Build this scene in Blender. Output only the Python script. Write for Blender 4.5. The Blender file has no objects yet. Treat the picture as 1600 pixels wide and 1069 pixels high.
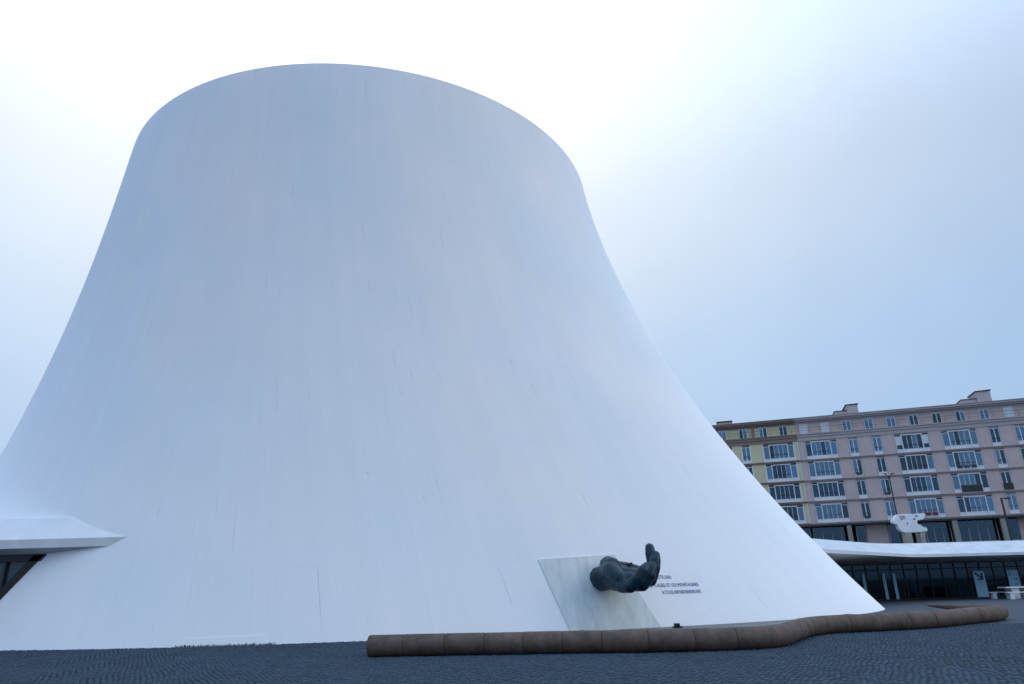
import bpy, bmesh, math, random
import numpy as np
from mathutils import Vector, Matrix
random.seed(7); RNG = np.random.default_rng(7)
SC = bpy.context.scene
COL = SC.collection

# ------------------------------------------------------------------ camera
F_PX, PITCH, ROLL, EYE = 1090.0, math.radians(19.4), math.radians(1.55), 1.6
_f = Vector((0, math.cos(PITCH), math.sin(PITCH)))
_u = Vector((0, -math.sin(PITCH), math.cos(PITCH)))
_r = Vector((1, 0, 0))
RT = _r*math.cos(ROLL) - _u*math.sin(ROLL)
UP = _r*math.sin(ROLL) + _u*math.cos(ROLL)
cam = bpy.data.cameras.new('camera'); camo = bpy.data.objects.new('camera', cam); COL.objects.link(camo)
cam.sensor_width = 36; cam.lens = 36*F_PX/1600; cam.clip_end = 6000; cam.clip_start = .1
M = Matrix((RT, UP, -_f)).transposed().to_4x4(); M.translation = Vector((0, 0, EYE))
camo.matrix_world = M
SC.camera = camo

# ------------------------------------------------------------------ sky and sun (overcast, brighter cloud behind the volcano)
SUN_EL, SUN_AZ = math.radians(29), math.radians(114)        # azimuth from +Y towards +X
world = bpy.data.worlds.new('World'); SC.world = world; world.use_nodes = True
nt = world.node_tree; nt.nodes.clear()
def wn(t, **k):
    n = nt.nodes.new(t)
    for a, b in k.items(): setattr(n, a, b)
    return n
wout = wn('ShaderNodeOutputWorld'); bg = wn('ShaderNodeBackground'); bg.inputs['Strength'].default_value = .1
sky = wn('ShaderNodeTexSky', sky_type='NISHITA', sun_disc=False, sun_elevation=SUN_EL, sun_rotation=SUN_AZ)
tc = wn('ShaderNodeTexCoord')
nrm = wn('ShaderNodeVectorMath', operation='NORMALIZE'); nt.links.new(tc.outputs['Generated'], nrm.inputs[0])
sep = wn('ShaderNodeSeparateXYZ'); nt.links.new(nrm.outputs[0], sep.inputs[0])
# cloud deck: darker and bluer low down, brighter towards the zenith
ramp = wn('ShaderNodeValToRGB'); nt.links.new(sep.outputs['Z'], ramp.inputs[0])
ramp.color_ramp.interpolation = 'EASE'
e = ramp.color_ramp.elements
e[0].position = 0.0; e[0].color = (3.55, 5.3, 8.5, 1)
e[1].position = 1.0; e[1].color = (9.6, 14.2, 21.0, 1)
for pos, c in ((.26, (3.9, 5.7, 8.2)), (.48, (4.6, 6.1, 8.3)), (.66, (6.0, 7.9, 11.0)), (.82, (8.0, 11.6, 17.0))):
    k = e.new(pos); k.color = (*c, 1)
# thin bright cloud above and left of the volcano
sd = (math.sin(SUN_AZ)*math.cos(SUN_EL), math.cos(SUN_AZ)*math.cos(SUN_EL), math.sin(SUN_EL))
dot = wn('ShaderNodeVectorMath', operation='DOT_PRODUCT'); nt.links.new(nrm.outputs[0], dot.inputs[0]); dot.inputs[1].default_value = (math.sin(math.radians(-18))*math.cos(math.radians(50)), math.cos(math.radians(-18))*math.cos(math.radians(50)), math.sin(math.radians(50)))
pos_ = wn('ShaderNodeMath', operation='MAXIMUM'); nt.links.new(dot.outputs['Value'], pos_.inputs[0]); pos_.inputs[1].default_value = 0
glow = wn('ShaderNodeMath', operation='POWER'); nt.links.new(pos_.outputs[0], glow.inputs[0]); glow.inputs[1].default_value = 5.8
nz = wn('ShaderNodeTexNoise'); nz.inputs['Scale'].default_value = 2.3; nz.inputs['Detail'].default_value = 5; nz.inputs['Roughness'].default_value = .5
nt.links.new(nrm.outputs[0], nz.inputs['Vector'])
nmap = wn('ShaderNodeMapRange'); nt.links.new(nz.outputs['Fac'], nmap.inputs['Value'])
nmap.inputs['From Min'].default_value = .3; nmap.inputs['From Max'].default_value = .7
nmap.inputs['To Min'].default_value = .94; nmap.inputs['To Max'].default_value = 1.08
mul = wn('ShaderNodeMix', data_type='RGBA', blend_type='MULTIPLY'); mul.inputs['Factor'].default_value = 1
nt.links.new(ramp.outputs['Color'], mul.inputs['A']); nt.links.new(nmap.outputs['Result'], mul.inputs['B'])
gcol = wn('ShaderNodeMix', data_type='RGBA', blend_type='MIX'); nt.links.new(glow.outputs[0], gcol.inputs['Factor'])
gcol.inputs['A'].default_value = (0, 0, 0, 1); gcol.inputs['B'].default_value = (8.0, 6.8, 4.8, 1)
add = wn('ShaderNodeMix', data_type='RGBA', blend_type='ADD'); add.inputs['Factor'].default_value = 1
nt.links.new(mul.outputs['Result'], add.inputs['A']); nt.links.new(gcol.outputs['Result'], add.inputs['B'])
cover = wn('ShaderNodeMix', data_type='RGBA', blend_type='MIX'); cover.inputs['Factor'].default_value = .94
nt.links.new(sky.outputs['Color'], cover.inputs['A']); nt.links.new(add.outputs['Result'], cover.inputs['B'])
nt.links.new(cover.outputs['Result'], bg.inputs['Color']); nt.links.new(bg.outputs[0], wout.inputs['Surface'])

sl = bpy.data.lights.new('sun', 'SUN'); sl.energy = .72; sl.angle = math.radians(45); sl.color = (1, .88, .68)
so = bpy.data.objects.new('sun', sl); COL.objects.link(so)
so.rotation_euler = Vector(sd).to_track_quat('Z', 'Y').to_euler()

SC.view_settings.view_transform = 'Standard'; SC.view_settings.look = 'None'
SC.view_settings.exposure = 0; SC.view_settings.gamma = 1

# ------------------------------------------------------------------ materials
def material(name, base, rough=.7, var=.12, scale=3., metallic=0., bump=0., bscale=40., var2=None, island=0., spec=.5, stretch=None):
    m = bpy.data.materials.new(name); m.use_nodes = True
    t = m.node_tree; p = t.nodes['Principled BSDF']
    p.inputs['Roughness'].default_value = rough; p.inputs['Metallic'].default_value = metallic
    p.inputs['Specular IOR Level'].default_value = spec
    c = t.nodes.new('ShaderNodeTexCoord')
    n = t.nodes.new('ShaderNodeTexNoise'); n.inputs['Scale'].default_value = scale; n.inputs['Detail'].default_value = 8; n.inputs['Roughness'].default_value = .65
    if stretch:
        mp = t.nodes.new('ShaderNodeMapping'); mp.inputs['Scale'].default_value = stretch
        t.links.new(c.outputs['Object'], mp.inputs[0]); t.links.new(mp.outputs[0], n.inputs['Vector'])
    else: t.links.new(c.outputs['Object'], n.inputs['Vector'])
    r = t.nodes.new('ShaderNodeValToRGB'); t.links.new(n.outputs['Fac'], r.inputs[0])
    r.color_ramp.elements[0].position = .3; r.color_ramp.elements[1].position = .7
    b2 = var2 or base
    r.color_ramp.elements[0].color = (*[v*(1-var) for v in b2], 1)
    r.color_ramp.elements[1].color = (*[min(1, v*(1+var)) for v in base], 1)
    out = r.outputs['Color']
    if island:
        g = t.nodes.new('ShaderNodeNewGeometry'); mr = t.nodes.new('ShaderNodeMapRange')
        t.links.new(g.outputs['Random Per Island'], mr.inputs['Value'])
        mr.inputs['To Min'].default_value = 1-island; mr.inputs['To Max'].default_value = 1+island
        mx = t.nodes.new('ShaderNodeMix'); mx.data_type = 'RGBA'; mx.blend_type = 'MULTIPLY'; mx.inputs['Factor'].default_value = 1
        t.links.new(out, mx.inputs['A']); t.links.new(mr.outputs['Result'], mx.inputs['B']); out = mx.outputs['Result']
    t.links.new(out, p.inputs['Base Color'])
    if bump:
        n2 = t.nodes.new('ShaderNodeTexNoise'); n2.inputs['Scale'].default_value = bscale; n2.inputs['Detail'].default_value = 6
        t.links.new(c.outputs['Object'], n2.inputs['Vector'])
        b = t.nodes.new('ShaderNodeBump'); b.inputs['Strength'].default_value = bump; b.inputs['Distance'].default_value = .02
        t.links.new(n2.outputs['Fac'], b.inputs['Height']); t.links.new(b.outputs[0], p.inputs['Normal'])
    return m

def glass(name, tint, refl=.12):
    m = bpy.data.materials.new(name); m.use_nodes = True
    t = m.node_tree; t.nodes.clear()
    o = t.nodes.new('ShaderNodeOutputMaterial'); mx = t.nodes.new('ShaderNodeMixShader')
    tr = t.nodes.new('ShaderNodeBsdfTransparent'); tr.inputs[0].default_value = (*tint, 1)
    g = t.nodes.new('ShaderNodeBsdfGlossy'); g.inputs['Roughness'].default_value = .03; g.inputs['Color'].default_value = (.65, .88, 1, 1)
    lw = t.nodes.new('ShaderNodeLayerWeight'); lw.inputs['Blend'].default_value = refl
    mr = t.nodes.new('ShaderNodeMapRange'); t.links.new(lw.outputs['Fresnel'], mr.inputs['Value'])
    mr.inputs['To Min'].default_value = refl*.7; mr.inputs['To Max'].default_value = .95
    t.links.new(mr.outputs['Result'], mx.inputs[0]); t.links.new(tr.outputs[0], mx.inputs[1]); t.links.new(g.outputs[0], mx.inputs[2])
    t.links.new(mx.outputs[0], o.inputs['Surface'])
    return m

def volcano_material():
    m = bpy.data.materials.new('white_concrete_shell'); m.use_nodes = True
    t = m.node_tree; p = t.nodes['Principled BSDF']; p.inputs['Roughness'].default_value = .75; p.inputs['Specular IOR Level'].default_value = .25
    L = t.links.new
    uv = t.nodes.new('ShaderNodeUVMap'); uv.uv_map = 'UVMap'
    def noise(sx, sy, det=6, rough=.6):
        mp = t.nodes.new('ShaderNodeMapping'); mp.inputs['Scale'].default_value = (sx, sy, 1); L(uv.outputs[0], mp.inputs[0])
        n = t.nodes.new('ShaderNodeTexNoise'); n.inputs['Scale'].default_value = 1; n.inputs['Detail'].default_value = det; n.inputs['Roughness'].default_value = rough
        L(mp.outputs[0], n.inputs['Vector']); return n.outputs['Fac']
    def rng(v, a, b, c, d):
        r = t.nodes.new('ShaderNodeMapRange'); L(v, r.inputs['Value'])
        for k, x in zip(('From Min', 'From Max', 'To Min', 'To Max'), (a, b, c, d)): r.inputs[k].default_value = x
        return r.outputs['Result']
    def mulc(a, b):
        x = t.nodes.new('ShaderNodeMath'); x.operation = 'MULTIPLY'; L(a, x.inputs[0]); L(b, x.inputs[1]); return x.outputs[0]
    streak = rng(noise(1.5, .05), .3, .7, .98, 1.012)
    fine = rng(noise(9, .25, 4), .3, .7, .99, 1.006)
    patch = rng(noise(.16, .2, 5), .3, .7, .975, 1.02)
    # shuttering bands and hairline cracks
    mp = t.nodes.new('ShaderNodeMapping'); mp.inputs['Rotation'].default_value = (0, 0, math.pi/2); L(uv.outputs[0], mp.inputs[0])
    def brick(w, h, mort):
        b = t.nodes.new('ShaderNodeTexBrick'); L(mp.outputs[0], b.inputs['Vector'])
        b.inputs['Scale'].default_value = 1; b.inputs['Brick Width'].default_value = w; b.inputs['Row Height'].default_value = h
        b.inputs['Mortar Size'].default_value = mort; b.inputs['Mortar Smooth'].default_value = .3
        b.inputs['Color1'].default_value = (1, 1, 1, 1); b.inputs['Color2'].default_value = (.975, .975, .975, 1); b.inputs['Mortar'].default_value = (0, 0, 0, 1)
        b.offset = .37; b.offset_frequency = 3
        return b
    b1 = brick(400, .62, .012)
    mask = rng(noise(.9, .33, 3), .585, .69, 0, 1)
    crack = rng(mulc(b1.outputs['Fac'], mask), 0, 1, 1, .70)
    b2 = brick(400, .21, .02)
    board = rng(b2.outputs['Fac'], 0, 1, 1, .985)
    tint = t.nodes.new('ShaderNodeMix'); tint.data_type = 'RGBA'; tint.blend_type = 'MIX'
    L(rng(noise(.09, .07, 3), .35, .65, 0, 1), tint.inputs['Factor'])
    tint.inputs['A'].default_value = (.785, .845, .89, 1); tint.inputs['B'].default_value = (.89, .87, .885, 1)
    spots = t.nodes.new('ShaderNodeTexVoronoi'); spots.feature = 'F1'; spots.inputs['Scale'].default_value = .45; L(uv.outputs[0], spots.inputs['Vector'])
    sp = rng(spots.outputs['Distance'], .012, .03, .8, 1)
    b3 = t.nodes.new('ShaderNodeTexBrick'); L(uv.outputs[0], b3.inputs['Vector'])
    for k_, v_ in (('Scale', 1), ('Brick Width', 3.1), ('Row Height', 1.27), ('Mortar Size', .014), ('Mortar Smooth', .4)): b3.inputs[k_].default_value = v_
    b3.offset = .43
    pour = rng(mulc(b3.outputs['Fac'], rng(noise(.35, .5, 4), .45, .65, 0, 1)), 0, 1, 1, .955)
    board = mulc(board, pour)
    val = mulc(mulc(mulc(streak, fine), mulc(patch, crack)), mulc(board, sp))
    mx = t.nodes.new('ShaderNodeMix'); mx.data_type = 'RGBA'; mx.blend_type = 'MULTIPLY'; mx.inputs['Factor'].default_value = 1
    L(tint.outputs['Result'], mx.inputs['A']); L(val, mx.inputs['B']); L(mx.outputs['Result'], p.inputs['Base Color'])
    bp = t.nodes.new('ShaderNodeBump'); bp.inputs['Strength'].default_value = .2; bp.inputs['Distance'].default_value = .03
    L(mulc(mulc(fine, streak), mulc(crack, board)), bp.inputs['Height']); L(bp.outputs[0], p.inputs['Normal'])
    return m

MT = dict(
    shell=volcano_material(),
    white=material('painted_white_concrete', (.67, .71, .75), .65, .04, 1.0, bump=.08, bscale=6, var2=(.61, .65, .69)),
    dimmed_white=material('dimmed_white_concrete', (.54, .58, .63), .7, .06, 1.2, bump=.25, bscale=5, var2=(.43, .48, .54)),  # blotchy white concrete, colour darkened to offset sun and zenith light on right canopy
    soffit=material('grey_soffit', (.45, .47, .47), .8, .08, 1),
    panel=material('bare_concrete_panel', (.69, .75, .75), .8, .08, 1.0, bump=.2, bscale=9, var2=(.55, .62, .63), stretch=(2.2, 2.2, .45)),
    bronze=material('patinated_bronze', (.010, .042, .068), .40, .4, 2.5, metallic=.15, bump=.25, bscale=7, var2=(.003, .012, .020), spec=.3),
    dark=material('black_metal', (.012, .013, .015), .5, .2, 5),
    letter=material('blue_grey_lettering', (.20, .25, .42), .6, .2, 4),
    sett=material('granite_setts', (.014, .036, .062), .75, .2, .35, island=.3, bump=.3, bscale=30),
    bed=material('sett_bedding', (.010, .014, .021), .95, .2, 1.5),
    plaza=material('plaza_paving', (.028, .042, .064), .85, .18, 1.5, bump=.5, bscale=8),
    street=material('street_asphalt', (.06, .06, .06), .9, .1, 2),
    tube=material('brown_concrete_tube', (.105, .066, .055), .75, .25, 2.6, bump=.4, bscale=25, var2=(.052, .042, .026)),
    water=material('basin_water', (.020, .030, .034), .35, .2, 1, bump=.05, bscale=3, spec=.3),
    pink=material('pink_panel', (.53, .415, .40), .85, .10, .5, bump=.2, bscale=12),
    pinkband=material('pink_grey_band', (.29, .23, .235), .85, .12, .7),
    lilac=material('grey_cornice', (.42, .37, .37), .85, .08, .6),
    yellow=material('yellow_panel', (.56, .51, .33), .85, .10, .5, bump=.2, bscale=12),
    brownband=material('brown_band', (.25, .18, .155), .85, .10, .7),
    frame=material('window_frame_white', (.70, .72, .74), .5, .06, 2),
    pane=glass('window_glass', (.40, .62, .80), .22), pane_dark=glass('window_glass_dark', (.35, .5, .6), .10),
    shopglass=glass('shopfront_glass', (.5, .65, .75), .035),
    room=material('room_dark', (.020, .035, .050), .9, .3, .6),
    void=material('dark_interior', (.008, .009, .011), .95, .2, .6),
    curtain=material('net_curtain', (.42, .50, .54), .9, .1, 3),
    curtain2=material('teal_curtain', (.16, .36, .40), .9, .12, 3),
    blind=material('white_blind', (.62, .66, .70), .8, .04, 3),
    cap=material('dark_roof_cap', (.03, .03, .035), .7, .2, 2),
    column=material('grey_pier', (.26, .26, .24), .85, .12, 1),
    poster=material('white_poster', (.48, .78, .95), .6, .03, 2),
    black=material('black_print', (.01, .012, .02), .6, .05, 2),
    red=material('flower_red', (.35, .03, .04), .7, .2, 8),
    leaf=material('weed_green', (.035, .09, .022), .7, .35, 14),
    sculpt=material('white_sculpture', (.60, .64, .68), .6, .08, 2),
)

# ------------------------------------------------------------------ mesh helpers
def tag(o, label=None, cat=None, group=None, kind=None):
    if label: o['label'] = label
    if cat: o['category'] = cat
    if group: o['group'] = group
    if kind: o['kind'] = kind
    return o
def link(name, me, parent=None, loc=None):
    o = bpy.data.objects.new(name, me); COL.objects.link(o)
    if parent: o.parent = parent
    if loc is not None: o.location = loc
    return o
def empty(name, loc=(0, 0, 0), rz=0):
    o = bpy.data.objects.new(name, None); COL.objects.link(o); o.location = loc; o.rotation_euler = (0, 0, rz); return o
def mesh(name, verts, faces, mat, smooth=False):
    me = bpy.data.meshes.new(name); me.from_pydata([tuple(v) for v in verts], [], [tuple(f) for f in faces])
    me.materials.append(MT[mat]); me.update()
    if smooth: me.polygons.foreach_set('use_smooth', [True]*len(me.polygons))
    return me
class MB:
    def __init__(s): s.v = []; s.f = []
    def box(s, x0, x1, y0, y1, z0, z1):
        b = len(s.v)
        s.v += [(x0, y0, z0), (x1, y0, z0), (x1, y1, z0), (x0, y1, z0), (x0, y0, z1), (x1, y0, z1), (x1, y1, z1), (x0, y1, z1)]
        s.f += [tuple(b+i for i in q) for q in ((0, 3, 2, 1), (4, 5, 6, 7), (0, 1, 5, 4), (1, 2, 6, 5), (2, 3, 7, 6), (3, 0, 4, 7))]
        return s
    def poly(s, vs, fs):
        b = len(s.v); s.v += [tuple(v) for v in vs]; s.f += [tuple(b+i for i in q) for q in fs]; return s
    def tube(s, p0, p1, r0, r1=None, n=8):
        r1 = r0 if r1 is None else r1
        p0, p1 = Vector(p0), Vector(p1); d = (p1-p0).normalized()
        a = d.orthogonal().normalized(); c = d.cross(a); b = len(s.v)
        for p, r in ((p0, r0), (p1, r1)):
            for i in range(n):
                w = 2*math.pi*i/n; s.v.append(tuple(p+(a*math.cos(w)+c*math.sin(w))*r))
        s.f += [(b+i, b+(i+1) % n, b+n+(i+1) % n, b+n+i) for i in range(n)]
        s.f += [tuple(b+i for i in reversed(range(n))), tuple(b+n+i for i in range(n))]
        return s
    def me(s, name, mat, smooth=False): return mesh(name, s.v, s.f, mat, smooth)
    def build(s, name, mat, parent=None, loc=None, smooth=False, bevel=0):
        o = link(name, s.me(name, mat, smooth), parent, loc)
        if bevel:
            md = o.modifiers.new('bevel', 'BEVEL'); md.width = bevel; md.segments = 2; md.limit_method = 'ANGLE'
        return o

# ------------------------------------------------------------------ ground
tag(MB().poly([(-1500, -600, -.06), (1500, -600, -.06), (1500, 3000, -.06), (-1500, 3000, -.06)], [(0, 1, 2, 3)]).build('ground', 'plaza'), kind='structure')
tag(MB().poly([(-60, 26, -.004), (75, 26, -.004), (75, 66, -.004), (-60, 66, -.004)], [(0, 1, 2, 3)]).build('plaza', 'plaza'), kind='structure')
tag(MB().poly([(-60, -10, -.03), (75, -10, -.03), (75, 26, -.03), (-60, 26, -.03)], [(0, 1, 2, 3)]).build('sett_bed', 'bed'), kind='structure')
tag(MB().box(-90, 150, 68, 200, -.05, 3.5).build('upper_street', 'street'), kind='structure')

def build_setts():
    # granite setts laid in segmental arcs, one joined mesh
    s = .118; W = 1.15
    V = []; 
    cols = np.arange(-25, 33, s); rows = np.arange(8.2, 27.5, s)
    X, Y = np.meshgrid(cols, rows)
    X = X + (np.arange(len(rows)) % 2)[:, None]*s*.5
    X = X.ravel(); Y = Y.ravel()
    k = (np.abs(X) < Y*.92 + 2.5)
    X, Y = X[k], Y[k]
    ph = X*2*math.pi/2.1+.9*np.sin(Y*.55)+.6*np.sin(X*.37)
    off = .07*np.sin(ph)+.05*np.sin(X*5.3+Y); slope = .07*np.cos(ph)*2*math.pi/2.1
    Y = Y + off
    k = (Y < 26.2) & (Y > 8.6); X, Y, slope = X[k], Y[k], slope[k]
    n = len(X)
    X = X + RNG.uniform(-.008, .008, n); Y = Y + RNG.uniform(-.008, .008, n)
    ang = np.arctan(slope)*.55 + RNG.uniform(-.09, .09, n)
    hx = s*.425*RNG.uniform(.88, 1.0, n); hy = s*.445*RNG.uniform(.88, 1.0, n)
    top = RNG.uniform(-.004, .012, n); tilt = RNG.uniform(-.05, .05, (2, n))
    vs = np.zeros((n, 8, 3))
    for i, (a, b) in enumerate(((-1, -1), (1, -1), (1, 1), (-1, 1))):
        for lvl, f in ((0, 1.0), (1, .80)):
            dx = a*hx*f; dy = b*hy*f
            vs[:, i+4*lvl, 0] = X + dx*np.cos(ang) - dy*np.sin(ang)
            vs[:, i+4*lvl, 1] = Y + dx*np.sin(ang) + dy*np.cos(ang)
            vs[:, i+4*lvl, 2] = (-.035 if lvl == 0 else top + tilt[0]*dx + tilt[1]*dy)
    q = np.array([(4, 5, 6, 7), (0, 1, 5, 4), (1, 2, 6, 5), (2, 3, 7, 6), (3, 0, 4, 7)])
    fs = (np.arange(n)[:, None, None]*8 + q[None]).reshape(-1, 4)
    me = bpy.data.meshes.new('setts'); me.vertices.add(n*8); me.vertices.foreach_set('co', vs.ravel())
    me.loops.add(fs.size); me.loops.foreach_set('vertex_index', fs.ravel().astype(np.int32))
    me.polygons.add(len(fs)); me.polygons.foreach_set('loop_start', (np.arange(len(fs))*4).astype(np.int32))
    me.materials.append(MT['sett']); me.update(calc_edges=True)
    tag(link('granite_setts', me), 'dark blue grey granite setts laid in arcs across the near plaza', 'paving', kind='stuff')
build_setts()

# ------------------------------------------------------------------ volcano shell
Q = [-6.3779, 49.2885, 24.2884, -9.5956, 42.9981, 14.8707, 26.2713, 1.9325, 1.7123, -.0068, -.0175, .0903, .0747, .2088, 1.5264, .0434, -.0451]
def S(A, t):
    cx0, cy0, r0, cx1, cy1, r1, H, p, qx, tx, ty, e0, a0, m, qy, c3, s3 = Q
    tc_ = np.clip(1-np.asarray(t, float), 0, None)
    f = (1-m)*tc_**p + m*tc_
    cx = cx1+(cx0-cx1)*tc_**qx; cy = cy1+(cy0-cy1)*tc_**qy
    r = (r1+(r0-r1)*f)*(1+tc_*(c3*np.cos(3*A)+s3*np.sin(3*A)))
    el = 1+e0*tc_; ca, sa = math.cos(a0), math.sin(a0)
    ux = np.cos(A)*el; uy = np.sin(A)
    X = cx+r*(ca*ux-sa*uy); Y = cy+r*(sa*ux+ca*uy)
    Z = H*t+t**2*(tx*(X-cx)+ty*(Y-cy))
    return np.stack([X, Y, Z], -1)
def P(A, t): return Vector(S(np.float64(A), np.float64(t)))
def N(A, t):
    e = 1e-4; a = P(A+e, t)-P(A-e, t); b = P(A, t+e)-P(A, t-e)
    return a.cross(b).normalized()
def S_at(Yv, z, lo=-math.pi+.2, hi=-math.pi/2-.35):
    # surface point on the left flank with given y and z
    t = z/Q[6]
    for _ in range(50):
        mid = (lo+hi)/2
        if P(mid, t).y > Yv: lo = mid
        else: hi = mid
    return P((lo+hi)/2, t), (lo+hi)/2, t

def build_volcano():
    root = empty('volcano_building', (Q[0], Q[1], 0))
    tag(root, 'huge white flaring concrete volcano shaped theatre with a flat open top', 'theatre')
    nA, nT = 300, 110
    A = np.linspace(-math.pi, math.pi, nA+1); T = np.linspace(-.012, 1, nT)
    G = S(A[None, :-1], T[:, None])
    verts = list(G.reshape(-1, 3)); faces = []
    for j in range(nT-1):
        for i in range(nA):
            k = (i+1) % nA
            faces.append((j*nA+i, j*nA+k, (j+1)*nA+k, (j+1)*nA+i))
    # rim: thickness then inner wall and recessed roof
    top = G[-1]; c = top.mean(0)
    b = len(verts)
    d = top-c; ln = np.linalg.norm(d[:, :2], axis=1, keepdims=True); inn = top-d/ln*.45
    verts += list(top); b2 = len(verts); verts += list(inn); low = inn.copy(); low[:, 2] -= 2.5; verts += list(low)
    t0 = (nT-1)*nA
    for i in range(nA):
        k = (i+1) % nA
        faces.append((b+i, b+k, b2+k, b2+i)); faces.append((b2+i, b2+k, b2+nA+k, b2+nA+i))
    faces.append(tuple(b2+nA+i for i in range(nA)))
    me = mesh('shell', [np.array(v)-np.array([Q[0], Q[1], 0]) for v in verts], faces, 'shell', True)
    for pl in me.polygons:
        if min(pl.vertices) >= b or (max(pl.vertices) >= b): pl.use_smooth = False
    uvl = me.uv_layers.new(name='UVMap')
    co = [0.0]*(len(me.loops)*2)
    for pl in me.polygons:
        for li in pl.loop_indices:
            vi = me.loops[li].vertex_index
            if vi < b:
                j, i = divmod(vi, nA); a = i/nA*2*math.pi
                # unwrap the seam at the back
                co[2*li] = (a if not (i == 0 and any(me.loops[q].vertex_index % nA == nA-1 for q in pl.loop_indices)) else 2*math.pi)*20
                co[2*li+1] = float(T[j])*27
            else: co[2*li] = verts[vi][0]; co[2*li+1] = verts[vi][1]
    uvl.data.foreach_set('uv', co)
    link('shell', me, root)
    # bare concrete panel behind the hand, slightly proud, following the shell
    def patch(name, aL0, aR0, t0_, aL1, aR1, t1_, mat, off, n=16, m=12):
        vs = []; fs = []
        for lay in (off, -.06):
            for j in range(m+1):
                w = j/m
                for i in range(n+1):
                    s = i/n
                    a = (aL0+(aL1-aL0)*w)*(1-s)+(aR0+(aR1-aR0)*w)*s
                    tt = t0_[0]*(1-s)*(1-w)+t0_[1]*s*(1-w)+t1_[0]*(1-s)*w+t1_[1]*s*w
                    vs.append(P(a, tt)+N(a, tt)*lay-Vector((Q[0], Q[1], 0)))
        K = (n+1)*(m+1)
        for j in range(m):
            for i in range(n):
                a = j*(n+1)+i; fs.append((a, a+1, a+n+2, a+n+1))
        edge = [i for i in range(n+1)]+[j*(n+1)+n for j in range(1, m+1)]+[m*(n+1)+i for i in range(n-1, -1, -1)]+[j*(n+1) for j in range(m-1, 0, -1)]
        for a, c_ in zip(edge, edge[1:]+edge[:1]): fs.append((a, a+K, c_+K, c_))
        return link(name, mesh(name, vs, fs, mat, False), root)
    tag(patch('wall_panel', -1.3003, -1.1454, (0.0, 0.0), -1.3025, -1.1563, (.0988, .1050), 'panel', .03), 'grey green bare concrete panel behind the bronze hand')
    # access hatch frame low on the left
    tag(patch('hatch_panel', -1.831, -1.722, (.001, .001), -1.827, -1.725, (.0098, .0108), 'shell', .012, 10, 2), 'shallow low hatch panel at the foot of the wall')
    # lettering
    def text_line(body, aR, t0_, width, cap):
        cu = bpy.data.curves.new('lettering', 'FONT'); cu.body = body; cu.size = 1; cu.extrude = 0; cu.resolution_u = 2; cu.offset = -.004
        ob = bpy.data.objects.new('lettering', cu); COL.objects.link(ob)
        dg = bpy.context.evaluated_depsgraph_get(); me_ = bpy.data.meshes.new_from_object(ob.evaluated_get(dg))
        bpy.data.objects.remove(ob)
        bm = bmesh.new(); bm.from_mesh(me_)
        r = bmesh.ops.extrude_face_region(bm, geom=bm.faces[:])
        for v in [g for g in r['geom'] if isinstance(g, bmesh.types.BMVert)]: v.co.z += 1
        xs = [v.co.x for v in bm.verts]; x0, x1 = min(xs), max(xs); ch = .69
        dA = (P(aR, t0_)-P(aR-.01, t0_)).length/.01; dT = (P(aR, t0_+.01)-P(aR, t0_)).length/.01
        for v in bm.verts:
            u = (x1-v.co.x)/(x1-x0)*width; h = v.co.y/ch*cap
            a = aR-u/dA; tt = t0_+h/dT
            v.co = P(a, tt)+N(a, tt)*(.002+.012*v.co.z)-Vector((Q[0], Q[1], 0))
        bmesh.ops.recalc_face_normals(bm, faces=bm.faces[:])
        me2 = bpy.data.meshes.new('lettering'); bm.to_mesh(me2); bm.free(); me2.materials.append(MT['letter'])
        return tag(link('lettering', me2, root), 'line of dark blue raised capital letters beside the hand')
    text_line('UN JOUR COMME CETTE EAU', -1.0690, .0680, 23*.092, .155)
    text_line('LA TERRE LES PLAGES ET LES MONTAGNES', -1.0225, .0562, 36*.092, .155)
    text_line('\u00c0 TOUS APPARTIENDRONT', -1.0265, .0458, 21*.092, .155)
    return root
build_volcano()

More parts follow.
